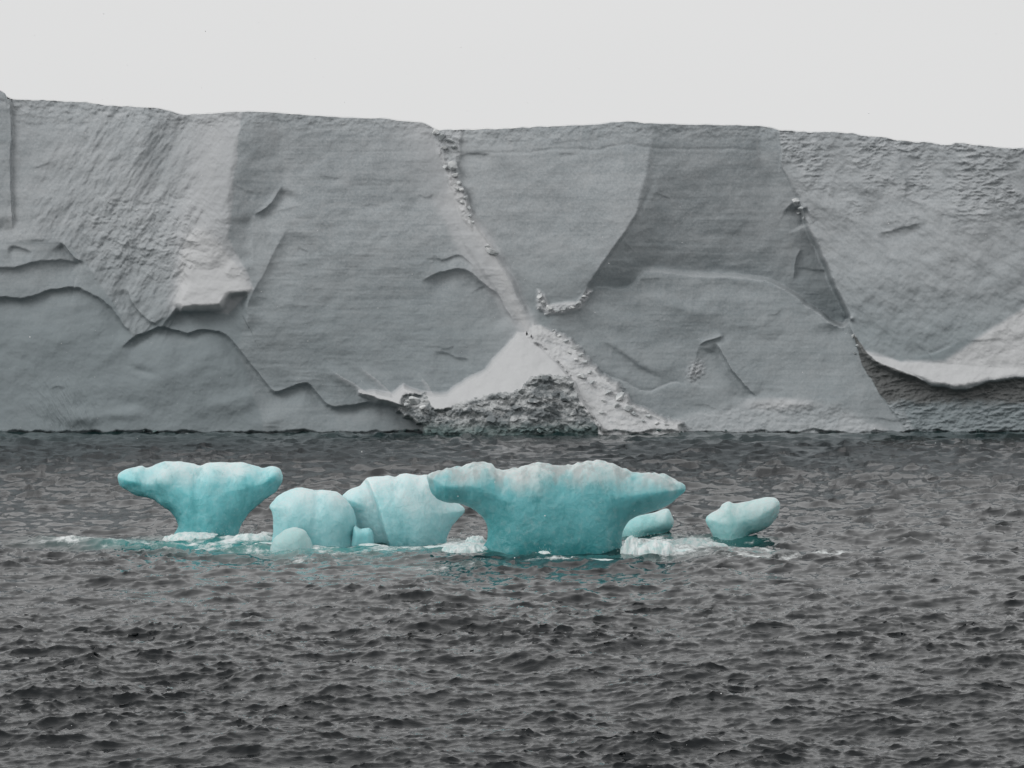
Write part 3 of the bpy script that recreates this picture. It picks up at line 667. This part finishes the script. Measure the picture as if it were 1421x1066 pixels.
ZZ = (h0 * 0.044 + h1 * 0.092 + h2 * 0.17) * amp
XD = XX - (a0 * 0.06 + a1 * 0.13 + a2 * 0.14) * amp; YD = YY - (b0 * 0.06 + b1 * 0.13 + b2 * 0.14) * amp
# steepen crests
ZZ = ZZ + 0.10 * np.maximum(ZZ, 0) ** 2 * 2

FOAM = np.zeros_like(ZZ); TEAL = np.zeros_like(ZZ)
def gp_(v, z=0.0): return (HCAM - z) * FPX / (v - VH)
def gx(u, v): return (u - 710.5) * gp_(v) / FPX
def patch(u, v, ru, rv, f=0.0, te=0.0, lift=0.0, p=1.5):
    """foam / pale water round a spot; ru, rv are half sizes in photo pixels turned into metres on the water"""
    global ZZ, FOAM, TEAL
    y0 = gp_(v); x0 = gx(u, v); rx = ru * y0 / FPX; ry = rv * y0 * y0 / (FPX * HCAM)
    m = np.exp(-(((XX - x0) / rx) ** 2 + ((YY - y0) / ry) ** 2) ** p)
    FOAM = np.maximum(FOAM, (f * 0.95) * m); TEAL = np.maximum(TEAL, te * m); ZZ = ZZ + lift * m
patch(275, 752, 190, 6, 0.5, 0.6); patch(250, 755, 120, 6, 0.35, 1.0); patch(450, 764, 210, 8, 0.55, 0.8); patch(330, 756, 130, 8, 0.6, 0.9); patch(150, 752, 90, 4, 0.5, 0.2); patch(200, 765, 130, 3, 0.48, 0.1)
patch(345, 748, 60, 7, 0.85, 0.5, 0.15); patch(430, 760, 80, 5, 0.5, 0.6); patch(560, 760, 90, 5, 0.7, 0.4); patch(640, 757, 50, 9, 0.95, 0.4, 0.2)
patch(700, 766, 60, 5, 0.3, 0.5); patch(800, 777, 75, 3.5, 0.85, 0.1, 0.1); patch(930, 758, 95, 12, 0.95, 0.3, 0.1); patch(1030, 768, 90, 7, 0.6, 0.05)
patch(1075, 775, 45, 3, 0.7, 0.0); patch(1160, 764, 60, 4, 0.45, 0.0); patch(1010, 752, 60, 4, 0.3, 0.4); patch(780, 771, 120, 3, 0.1, 0.35); patch(640, 786, 120, 4, 0.35, 0.15)
patch(90, 752, 60, 4, 0.5); patch(450, 775, 150, 6, 0.35, 0.15)
# thin surf along the cliff foot
sh = YY - (DW - 14); FOAM = np.maximum(FOAM, 0.25 * np.exp(-(sh / 8) ** 2) * sstep(-0.1, 0.4, n2_.fbm(XX / 12, YY / 10, 3)))
TEAL = np.maximum(TEAL, 0.10 * sstep(440, 520, YY))
r0, k0 = XX.shape; ii = np.arange(r0 * k0).reshape(r0, k0)
qd = np.stack([ii[:-1, :-1], ii[:-1, 1:], ii[1:, 1:], ii[1:, :-1]], -1).reshape(-1, 4)
me = make_mesh('sea', np.stack([XD, YD, ZZ], -1).reshape(-1, 3), qd)
attr(me, 'foam', FOAM); attr(me, 'teal', TEAL)
sea = obj('sea', me, M_SEA); tag(sea, 'dark grey choppy sea', 'sea', None, 'structure')

# ------------------------------------------------------------------ small blue ice floating in front
def surface_nets(F, org, h):
    ins = F > 0; c = ins[:-1, :-1, :-1].astype(np.int8) * 0
    offs = [(i, j, k) for i in (0, 1) for j in (0, 1) for k in (0, 1)]
    nx, ny, nz_ = F.shape
    for i, j, k in offs: c = c + ins[i:nx - 1 + i, j:ny - 1 + j, k:nz_ - 1 + k]
    act = (c > 0) & (c < 8); ci = np.argwhere(act); num = np.full(act.shape, -1); num[act] = np.arange(len(ci))
    pos = np.zeros((len(ci), 3)); cnt = np.zeros(len(ci))
    for a_ in offs:
        for ax in range(3):
            if a_[ax] == 0:
                b_ = list(a_); b_[ax] = 1
                fa = F[ci[:, 0] + a_[0], ci[:, 1] + a_[1], ci[:, 2] + a_[2]]; fb = F[ci[:, 0] + b_[0], ci[:, 1] + b_[1], ci[:, 2] + b_[2]]
                m = (fa > 0) != (fb > 0); t = np.where(m, fa / np.where(m, fa - fb, 1), 0)
                p = np.array(a_, float)[None, :] + np.zeros((len(ci), 3)); p[:, ax] = t
                pos += p * m[:, None]; cnt += m
    pos = ci + pos / cnt[:, None]; Q = []
    for ax in range(3):
        o1, o2 = [(1, 2), (2, 0), (0, 1)][ax]
        sl0 = [slice(None)] * 3; sl1 = [slice(None)] * 3; sl0[ax] = slice(0, -1); sl1[ax] = slice(1, None)
        a0, a1_ = ins[tuple(sl0)], ins[tuple(sl1)]; e = np.argwhere(a0 != a1_); e = e[(e[:, o1] > 0) & (e[:, o2] > 0) & (e[:, o1] < F.shape[o1] - 1) & (e[:, o2] < F.shape[o2] - 1)]
        def cell(d1, d2):
            q = e.copy(); q[:, o1] -= d1; q[:, o2] -= d2; return num[q[:, 0], q[:, 1], q[:, 2]]
        qd = np.stack([cell(1, 1), cell(0, 1), cell(0, 0), cell(1, 0)], 1)
        flip = ~a0[e[:, 0], e[:, 1], e[:, 2]]; qd[flip] = qd[flip][:, ::-1]; Q.append(qd)
    Q = np.concatenate(Q)
    for _ in range(2):                                           # relax the net
        acc = np.zeros_like(pos); n_ = np.zeros(len(pos))
        for a_, b_ in ((0, 1), (1, 2), (2, 3), (3, 0)):
            np.add.at(acc, Q[:, a_], pos[Q[:, b_]]); np.add.at(acc, Q[:, b_], pos[Q[:, a_]]); np.add.at(n_, Q[:, a_], 1); np.add.at(n_, Q[:, b_], 1)
        pos = pos * 0.4 + 0.6 * acc / n_[:, None]
    return pos * h + np.array(org), Q

def ice_body(name, poly, vbase, depth, R, mat, label, h=1.6, knobs=(), yoff=0.0, ycurve=None, flute=0.0, wob=1.0, seed=0, depth_top=1.0, cat='ice floe', group=None, dist=None):
    """poly: outline seen from the camera in photo pixels; depth: half thickness in the same scale; body rounded over R"""
    poly = curve(poly, True, 3); D0 = (dist or gp_(vbase)) + yoff; s = D0 / FPX
    us_ = [p[0] for p in poly]; vs_ = [p[1] for p in poly]
    x = np.arange(min(us_) - 6, max(us_) + 7, h); z = np.arange(-(max(vs_) + 6), -(min(vs_) - 6), h); y = np.arange(-depth * 1.25 - 6, depth * 1.25 + 6.1, h * 1.3)
    Xg, Zg = np.meshgrid(x, z, indexing='ij'); nn_ = Noise(100 + seed)
    sd_ = sdpoly(Xg + nn_.fbm(Xg / 14, Zg / 14, 3) * 1.6 * wob, -Zg + nn_.fbm(Xg / 15 + 7, Zg / 15, 3) * 1.6 * wob, poly)
    q = np.clip(sd_ / R, 0, 1); g = np.where(sd_ < 0, 2 * sd_ / R, 1 - (1 - q) ** 2)
    vt = min(vs_); hrel = np.clip((vbase + Zg) / (vbase - vt), 0, 1)
    W_ = depth * (1 + (depth_top - 1) * hrel)
    yc = ycurve(Xg, -Zg) if ycurve else 0 * Xg
    Y_ = y[None, :, None]
    F = g[:, None, :] - ((Y_ - yc[:, None, :]) / W_[:, None, :]) ** 2
    X_, Z_ = Xg[:, None, :], Zg[:, None, :]
    F = F + 0.10 * wob * nn_.n3(X_ / 34 + 0 * Y_, Y_ / 34 + 0 * X_ + 0 * Z_, Z_ / 34 + 0 * Y_) + 0.025 * wob * nn_.n3(X_ / 13 + 0 * Y_, Y_ / 13 + 0 * X_ + 0 * Z_, Z_ / 13 + 0 * Y_)
    if flute:
        fl = nn_.n3(X_ / 7 + 0 * Y_, Y_ / 7 + 0 * X_ + 0 * Z_, Z_ / 70 + 0 * Y_)
        F = F + flute * fl * sstep(0.45, 0.85, hrel)[:, None, :]
    for (ku, kv, kr, ky, kw) in knobs:                           # rounded knobs pushed out of the body
        r2 = ((X_ - ku) / kr) ** 2 + ((Z_ + kv) / (kr * kw)) ** 2
        F = F + ky * np.exp(-r2 ** 1.5) * (Y_ < yc[:, None, :])
    F[0] = F[-1] = -1; F[:, 0] = F[:, -1] = -1; F[:, :, 0] = F[:, :, -1] = -1
    pos, Q = surface_nets(F, (x[0], y[0], z[0]), np.array([h, h * 1.3, h]))
    cu = 0.5 * (min(us_) + max(us_))
    w = np.stack([(pos[:, 0] - cu) * s, pos[:, 1] * s, HCAM + (VH + pos[:, 2]) * s], 1)
    n_ = 0.045 * nn_.fbm3(w[:, 0] * 1.1, w[:, 1] * 1.1, w[:, 2] * 1.1, 4) * wob
    w = w + n_[:, None] * np.array([1, 1, 1])
    me = make_mesh(name, w, Q)
    o = obj(name, me, mat, None, ((cu - 710.5) * s, D0, 0)); tag(o, label, cat, group); return o

WHT = (0.66, 0.76, 0.77)
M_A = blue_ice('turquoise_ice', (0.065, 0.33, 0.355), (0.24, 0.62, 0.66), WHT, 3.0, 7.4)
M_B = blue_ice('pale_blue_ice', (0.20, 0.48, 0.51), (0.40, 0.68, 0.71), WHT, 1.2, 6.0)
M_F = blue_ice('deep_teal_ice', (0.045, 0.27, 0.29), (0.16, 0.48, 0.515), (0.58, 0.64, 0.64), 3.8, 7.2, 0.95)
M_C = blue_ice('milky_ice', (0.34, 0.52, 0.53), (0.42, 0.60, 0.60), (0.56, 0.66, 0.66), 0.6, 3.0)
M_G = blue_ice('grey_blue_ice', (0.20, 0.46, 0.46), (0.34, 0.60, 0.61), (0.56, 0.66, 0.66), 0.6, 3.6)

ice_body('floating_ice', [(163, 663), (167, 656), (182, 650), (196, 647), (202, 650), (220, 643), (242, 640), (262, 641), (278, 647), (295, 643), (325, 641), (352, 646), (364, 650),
         (376, 647), (388, 650), (392, 660), (391, 670), (383, 682), (366, 695), (350, 708), (338, 722), (332, 740), (336, 775), (236, 775), (240, 745), (246, 730), (240, 715), (226, 703), (208, 692), (184, 685), (168, 674)],
         748, 40, 52, M_A, 'turquoise mushroom-shaped ice with rounded knobs under its rim, leftmost of the small floating pieces',
         knobs=((232, 660, 13, 0.35, 1.1), (293, 662, 16, 0.3, 1.2), (340, 662, 13, 0.2, 0.9), (382, 658, 9, 0.25, 0.9), (184, 662, 12, 0.2, 0.8), (275, 670, 5, -0.10, 4)), yoff=3.0, seed=1, depth_top=0.85, group='small blue ice floating before the cliff')
ice_body('floating_ice', [(373, 704), (378, 697), (385, 688), (400, 681), (418, 678), (434, 681), (450, 680), (466, 684), (476, 692), (488, 705), (494, 722), (492, 742), (494, 790), (374, 790), (378, 750), (379, 716)],
         758, 34, 44, M_B, 'pale blue ice hump with two rounded lobes and a small knob at its foot', seed=2, knobs=((418, 712, 26, 0.3, 1.2), (466, 720, 24, 0.35, 1.4), (440, 700, 5, -0.12, 6)), yoff=2.4, group='small blue ice floating before the cliff')
ice_body('floating_ice', [(378, 752), (386, 742), (396, 735), (409, 732), (421, 735), (428, 744), (433, 756), (440, 790), (372, 790)], 762, 24, 24, M_C,
         'small smooth ice dome awash at the foot of the two-lobed pale hump', seed=3, yoff=-0.5, wob=0.5, group='small blue ice floating before the cliff')
ice_body('floating_ice', [(474, 692), (482, 684), (498, 678), (504, 668), (512, 662), (530, 661), (548, 662), (565, 660), (582, 664), (600, 664), (625, 690), (643, 704), (644, 712), (632, 724), (624, 738), (620, 756), (622, 790), (520, 790), (492, 790), (490, 740), (484, 712)],
         756, 34, 48, M_B, 'blue ice block with a dark hollow on its left, beside the largest piece', seed=4,
         knobs=((575, 700, 34, 0.3, 1.6), (494, 694, 16, 0.3, 1.0), (548, 672, 5, -0.12, 4)), yoff=2.8, ycurve=lambda X, Y: 20.0 * sstep(4, -4, X - np.interp(Y, [658, 672, 700, 756], [500, 512, 524, 540])), group='small blue ice floating before the cliff')
ice_body('floating_ice', [(490, 733), (500, 734), (517, 737), (518, 790), (488, 790)], 757, 12, 10, M_B, 'small square ice lump wedged in the hollow beside the pale hump', h=1.1, seed=5, yoff=0.6, wob=0.5, group='small blue ice floating before the cliff')
ice_body('floating_ice', [(592, 660), (600, 655), (622, 650), (650, 645), (668, 643), (682, 646), (690, 652), (712, 650), (732, 648), (746, 644), (764, 645), (778, 647), (800, 643), (820, 642), (850, 645), (868, 652),
         (884, 656), (900, 657), (922, 659), (936, 665), (950, 674), (950, 682), (940, 692), (922, 704), (900, 712), (880, 718), (869, 728), (864, 742), (863, 768), (866, 800), (662, 800), (668, 765), (676, 748), (675, 730), (668, 716), (655, 706), (638, 700), (615, 696), (600, 686), (594, 672)],
         769, 42, 58, M_F, 'largest floating piece, wide teal ice table with a fluted grey-white rim on a broad stem', seed=6, flute=0.10, depth_top=0.75, yoff=4.0, wob=0.7,
         knobs=((668, 664, 22, 0.2, 1.2), (745, 664, 24, 0.25, 1.0), (830, 660, 26, 0.2, 1.0), (900, 676, 22, 0.2, 0.9), (695, 664, 6, -0.12, 3)), group='small blue ice floating before the cliff')
ice_body('floating_ice', [(862, 740), (868, 727), (882, 717), (905, 712), (925, 706), (931, 712), (935, 724), (930, 736), (912, 744), (900, 752), (900, 780), (862, 780)], 752, 22, 20, M_G,
         'small grey-green ice lump showing behind the right end of the largest piece', seed=7, yoff=10.0, wob=0.6, dist=206, group='small blue ice floating before the cliff')
ice_body('floating_ice', [(979, 722), (984, 714), (998, 706), (1002, 700), (1012, 696), (1020, 699), (1045, 694), (1066, 690), (1078, 692), (1083, 702), (1080, 714), (1068, 730), (1050, 740), (1036, 748), (1040, 785), (988, 785), (990, 750), (987, 738)],
         752, 24, 30, M_G, 'grey-blue ice chunk leaning up to the right, alone right of the foam', seed=8, yoff=1.2, wob=0.7, group='small blue ice floating before the cliff')

# ------------------------------------------------------------------ breaking foam thrown up between the pieces
M_FOAM, t, n, l, b = new_mat('white_foam')
Pn = n.new('ShaderNodeNewGeometry').outputs['Position']
g_ = noise_n(t, Pn, 2.2, 8, 0.7, (1, 1, 0.6)); l.new(mixc(t, ramp_n(t, g_, 0.36, 0.58), (0.44, 0.62, 0.615), (0.72, 0.76, 0.76)), b.inputs['Base Color']); b.inputs['Roughness'].default_value = 0.7
bp = n.new('ShaderNodeBump'); bp.inputs['Distance'].default_value = 0.12; bp.inputs['Strength'].default_value = 0.5
l.new(g_, bp.inputs['Height']); l.new(bp.outputs[0], b.inputs['Normal'])
fgeo = []
def surf(u, v, ru, hpx, rd=1.4, seed=0, spiky=0.5):
    """a mound of broken foam: half width ru and height hpx in photo pixels, half depth rd metres"""
    y0 = gp_(v); s = y0 / FPX; x0 = gx(u, v); rx = ru * s; H = hpx * s; nn_ = Noise(300 + seed)
    gx_, gy_ = np.meshgrid(np.linspace(-1.15, 1.15, 200), np.linspace(-1.15, 1.15, 50), indexing='ij')
    wx, wy = gx_ * rx, gy_ * rd
    rr_ = 1 - gx_ ** 2 - gy_ ** 2 + 0.5 * nn_.fbm(gx_ * 3, gy_ * 2, 4)
    e = np.sqrt(np.clip(rr_, 0, 1))
    z = e * H * (0.66 + 0.30 * np.clip(nn_.fbm(wx / 1.5, wy / 1.5, 5, 0.5) + 0.25, 0, 1)) + spiky * H * 0.07 * np.maximum(nn_.fbm(wx / 0.16, wy / 0.2, 3, 0.7), 0) * e - 0.5 * (rr_ < 0) - 0.12
    fgeo.append((np.stack([wx + x0, wy + y0, z], -1).reshape(-1, 3), gx_.shape))
surf(905, 768, 42, 26, 1.4, 1); surf(880, 768, 18, 34, 0.9, 2, 0.9); surf(955, 760, 36, 20, 1.2, 3); surf(985, 757, 26, 9, 1.0, 4); surf(940, 768, 50, 10, 1.0, 5)
surf(645, 765, 34, 17, 1.4, 6, 0.8); surf(610, 762, 40, 9, 1.0, 7); surf(660, 757, 16, 20, 0.8, 8); surf(515, 758, 24, 7, 0.7, 9); surf(570, 760, 40, 4, 0.6, 10)
surf(350, 751, 34, 16, 1.0, 11, 0.9); surf(310, 756, 30, 8, 0.8, 12); surf(270, 748, 42, 15, 1.2, 13, 0.3); surf(755, 771, 12, 11, 0.4, 14, 0.9); surf(812, 777, 46, 5, 0.6, 15, 0.2); surf(370, 757, 24, 8, 0.7, 16)
surf(175, 755, 60, 4, 0.6, 17); surf(440, 761, 16, 5, 0.5, 18)
dr = np.random.RandomState(8)
def spray(u, v, ru, hpx, n_, rd=1.0):
    """separate drops thrown above the foam"""
    y0 = gp_(v); s_ = y0 / FPX; x0 = gx(u, v)
    for _ in range(n_):
        a_, r_ = dr.normal(0, 0.45), dr.uniform(0.012, 0.045); cx, cy, cz = x0 + a_ * ru * s_, y0 + dr.uniform(-rd, rd), abs(dr.normal(0, 0.5)) * hpx * s_ * math.exp(-a_ * a_)
        v8 = np.array([(1, 0, 0), (0, 1, 0), (-1, 0, 0), (0, -1, 0), (0, 0, 1.3), (0, 0, -1.3), (0, 0, 1.3), (0, 0, -1.3)]) * r_ + (cx, cy, cz)
        drops.append(v8)
drops = []
spray(885, 768, 30, 42, 260); spray(940, 764, 50, 28, 260); spray(645, 763, 34, 24, 160); spray(350, 750, 40, 22, 200); spray(290, 748, 40, 18, 120); spray(755, 770, 14, 14, 60); spray(985, 757, 30, 12, 80)
cs, qs, off = [], [], 0
for c_, sh_ in fgeo:
    ii = np.arange(len(c_)).reshape(sh_) + off; cs.append(c_); qs.append(np.stack([ii[:-1, :-1], ii[1:, :-1], ii[1:, 1:], ii[:-1, 1:]], -1).reshape(-1, 4)); off += len(c_)
dq = np.array([(0, 1, 4, 4), (1, 2, 4, 4), (2, 3, 4, 4), (3, 0, 4, 4), (1, 0, 5, 5), (2, 1, 5, 5), (3, 2, 5, 5), (0, 3, 5, 5)])
dq = np.array([(0, 1, 4, 3), (1, 2, 3, 4), (1, 0, 3, 5), (2, 1, 5, 3)])
for v8 in drops: cs.append(v8); qs.append(dq + off); off += 8
fo = obj('foam', make_mesh('foam', np.concatenate(cs), np.concatenate(qs)), M_FOAM)
tag(fo, 'white foam breaking round the floating ice', 'foam', None, 'stuff')

# ------------------------------------------------------------------ two penguins at the tip of the snow cone
def solid(name, col, r=0.5):
    m, t, n, l, b = new_mat(name); P_ = n.new('ShaderNodeNewGeometry').outputs['Position']
    l.new(mixc(t, noise_n(t, P_, 20), tuple(c * 0.8 for c in col), col), b.inputs['Base Color']); b.inputs['Roughness'].default_value = r; return m
M_BLK = solid('black_feathers', (0.012, 0.013, 0.016)); M_WHT = solid('white_feathers', (0.7, 0.7, 0.7)); M_GRY = solid('dusty_feathers', (0.05, 0.05, 0.055)); M_BEAK = solid('dark_beak', (0.03, 0.02, 0.018))
def penguin(u, v, hgt, label, back, rz, lean):
    x, y, z = px(u, v, relief(u, v) + 1.0)
    rt = bpy.data.objects.new('penguin', None); C.objects.link(rt); rt.location = (float(x), float(y), float(z)); rt.rotation_euler = (0, lean, rz)
    tag(rt, label, 'penguin', 'penguins on the snow cone')
    prof = [(0, .03), (.10, .05), (.17, .14), (.20, .3), (.195, .45), (.16, .62), (.10, .74), (.085, .79), (.105, .86), (.09, .94), (.04, .99), (0, 1.0)]
    n_ = 20; vs, fs = [], []
    for r, zz in prof:
        for k in range(n_):
            a_ = 2 * math.pi * k / n_; vs.append((r * math.cos(a_) * hgt, (r * 0.85 * math.sin(a_) - 0.03 * math.sin(zz * 3)) * hgt, zz * hgt))
    for i in range(len(prof) - 1):
        for k in range(n_): fs.append((i * n_ + k, i * n_ + (k + 1) % n_, (i + 1) * n_ + (k + 1) % n_, (i + 1) * n_ + k))
    me = make_mesh('body', np.array(vs), np.array(fs)); me.materials.append(back); me.materials.append(M_WHT)
    for p in me.polygons:
        c_ = p.center; p.material_index = 1 if (c_.y > 0.05 * hgt and c_.z < 0.76 * hgt) else 0
    obj('body', me, None, rt)
    def ell(name, cx, cy, cz, rx, ry, rz_, mat, tilt=0):
        vs, fs = [], []; m_, k_ = 8, 12
        for i in range(m_ + 1):
            th = math.pi * i / m_
            for k in range(k_):
                ph = 2 * math.pi * k / k_; vx, vy, vz = rx * math.sin(th) * math.cos(ph), ry * math.sin(th) * math.sin(ph), rz_ * math.cos(th)
                vs.append(((cx + vx * math.cos(tilt) + vz * math.sin(tilt)) * hgt, (cy + vy) * hgt, (cz - vx * math.sin(tilt) + vz * math.cos(tilt)) * hgt))
        for i in range(m_):
            for k in range(k_): fs.append((i * k_ + k, (i + 1) * k_ + k, (i + 1) * k_ + (k + 1) % k_, i * k_ + (k + 1) % k_))
        obj(name, make_mesh(name, np.array(vs), np.array(fs)), mat, rt)
    ell('flipper', -.22, 0, .46, .03, .06, .2, back, -0.2); ell('flipper', .22, 0, .46, .03, .06, .2, back, 0.2)
    ell('beak', 0, .12, .88, .018, .07, .018, M_BEAK); ell('foot', -.08, .05, .02, .05, .09, .02, M_BEAK); ell('foot', .08, .05, .02, .05, .09, .02, M_BEAK)
    ell('tail', 0, -.14, .05, .05, .07, .025, back)
penguin(731, 465.5, 0.85, 'larger black penguin standing at the tip of the snow cone', M_BLK, 0.3, 0.0)
penguin(737, 468.5, 0.65, 'smaller greyish penguin just below and right of the black one', M_GRY, -0.8, 0.05)

# ------------------------------------------------------------------ light snowfall in the air
fr_ = np.random.RandomState(21); nF = 5200
fy = 25 + 190 * fr_.rand(nF) ** 0.8; fx = (fr_.rand(nF) * 2 - 1) * fy * 0.30; fz = 0.3 + fr_.rand(nF) * (HCAM + fy * 0.17)
rr_ = 0.0035 + 0.006 * fr_.rand(nF) ** 2
oc = np.array([(1, 0, 0), (0, 1, 0), (-1, 0, 0), (0, -1, 0), (0, 0, 1), (0, 0, -1)], float); tri = np.array([(0, 1, 4), (1, 2, 4), (2, 3, 4), (3, 0, 4), (1, 0, 5), (2, 1, 5), (3, 2, 5), (0, 3, 5)])
vv = (np.stack([fx, fy, fz], 1)[:, None, :] + oc[None] * rr_[:, None, None]).reshape(-1, 3)
ff = (tri[None] + 6 * np.arange(nF)[:, None, None]).reshape(-1, 3)
fl_ = obj('falling_snow', make_mesh('falling_snow', vv, ff), snow_material('snowflakes', (0.85, 0.85, 0.85), (0.8, 0.8, 0.8), 0)); tag(fl_, 'fine snow falling over the sea', 'snowfall', None, 'stuff')
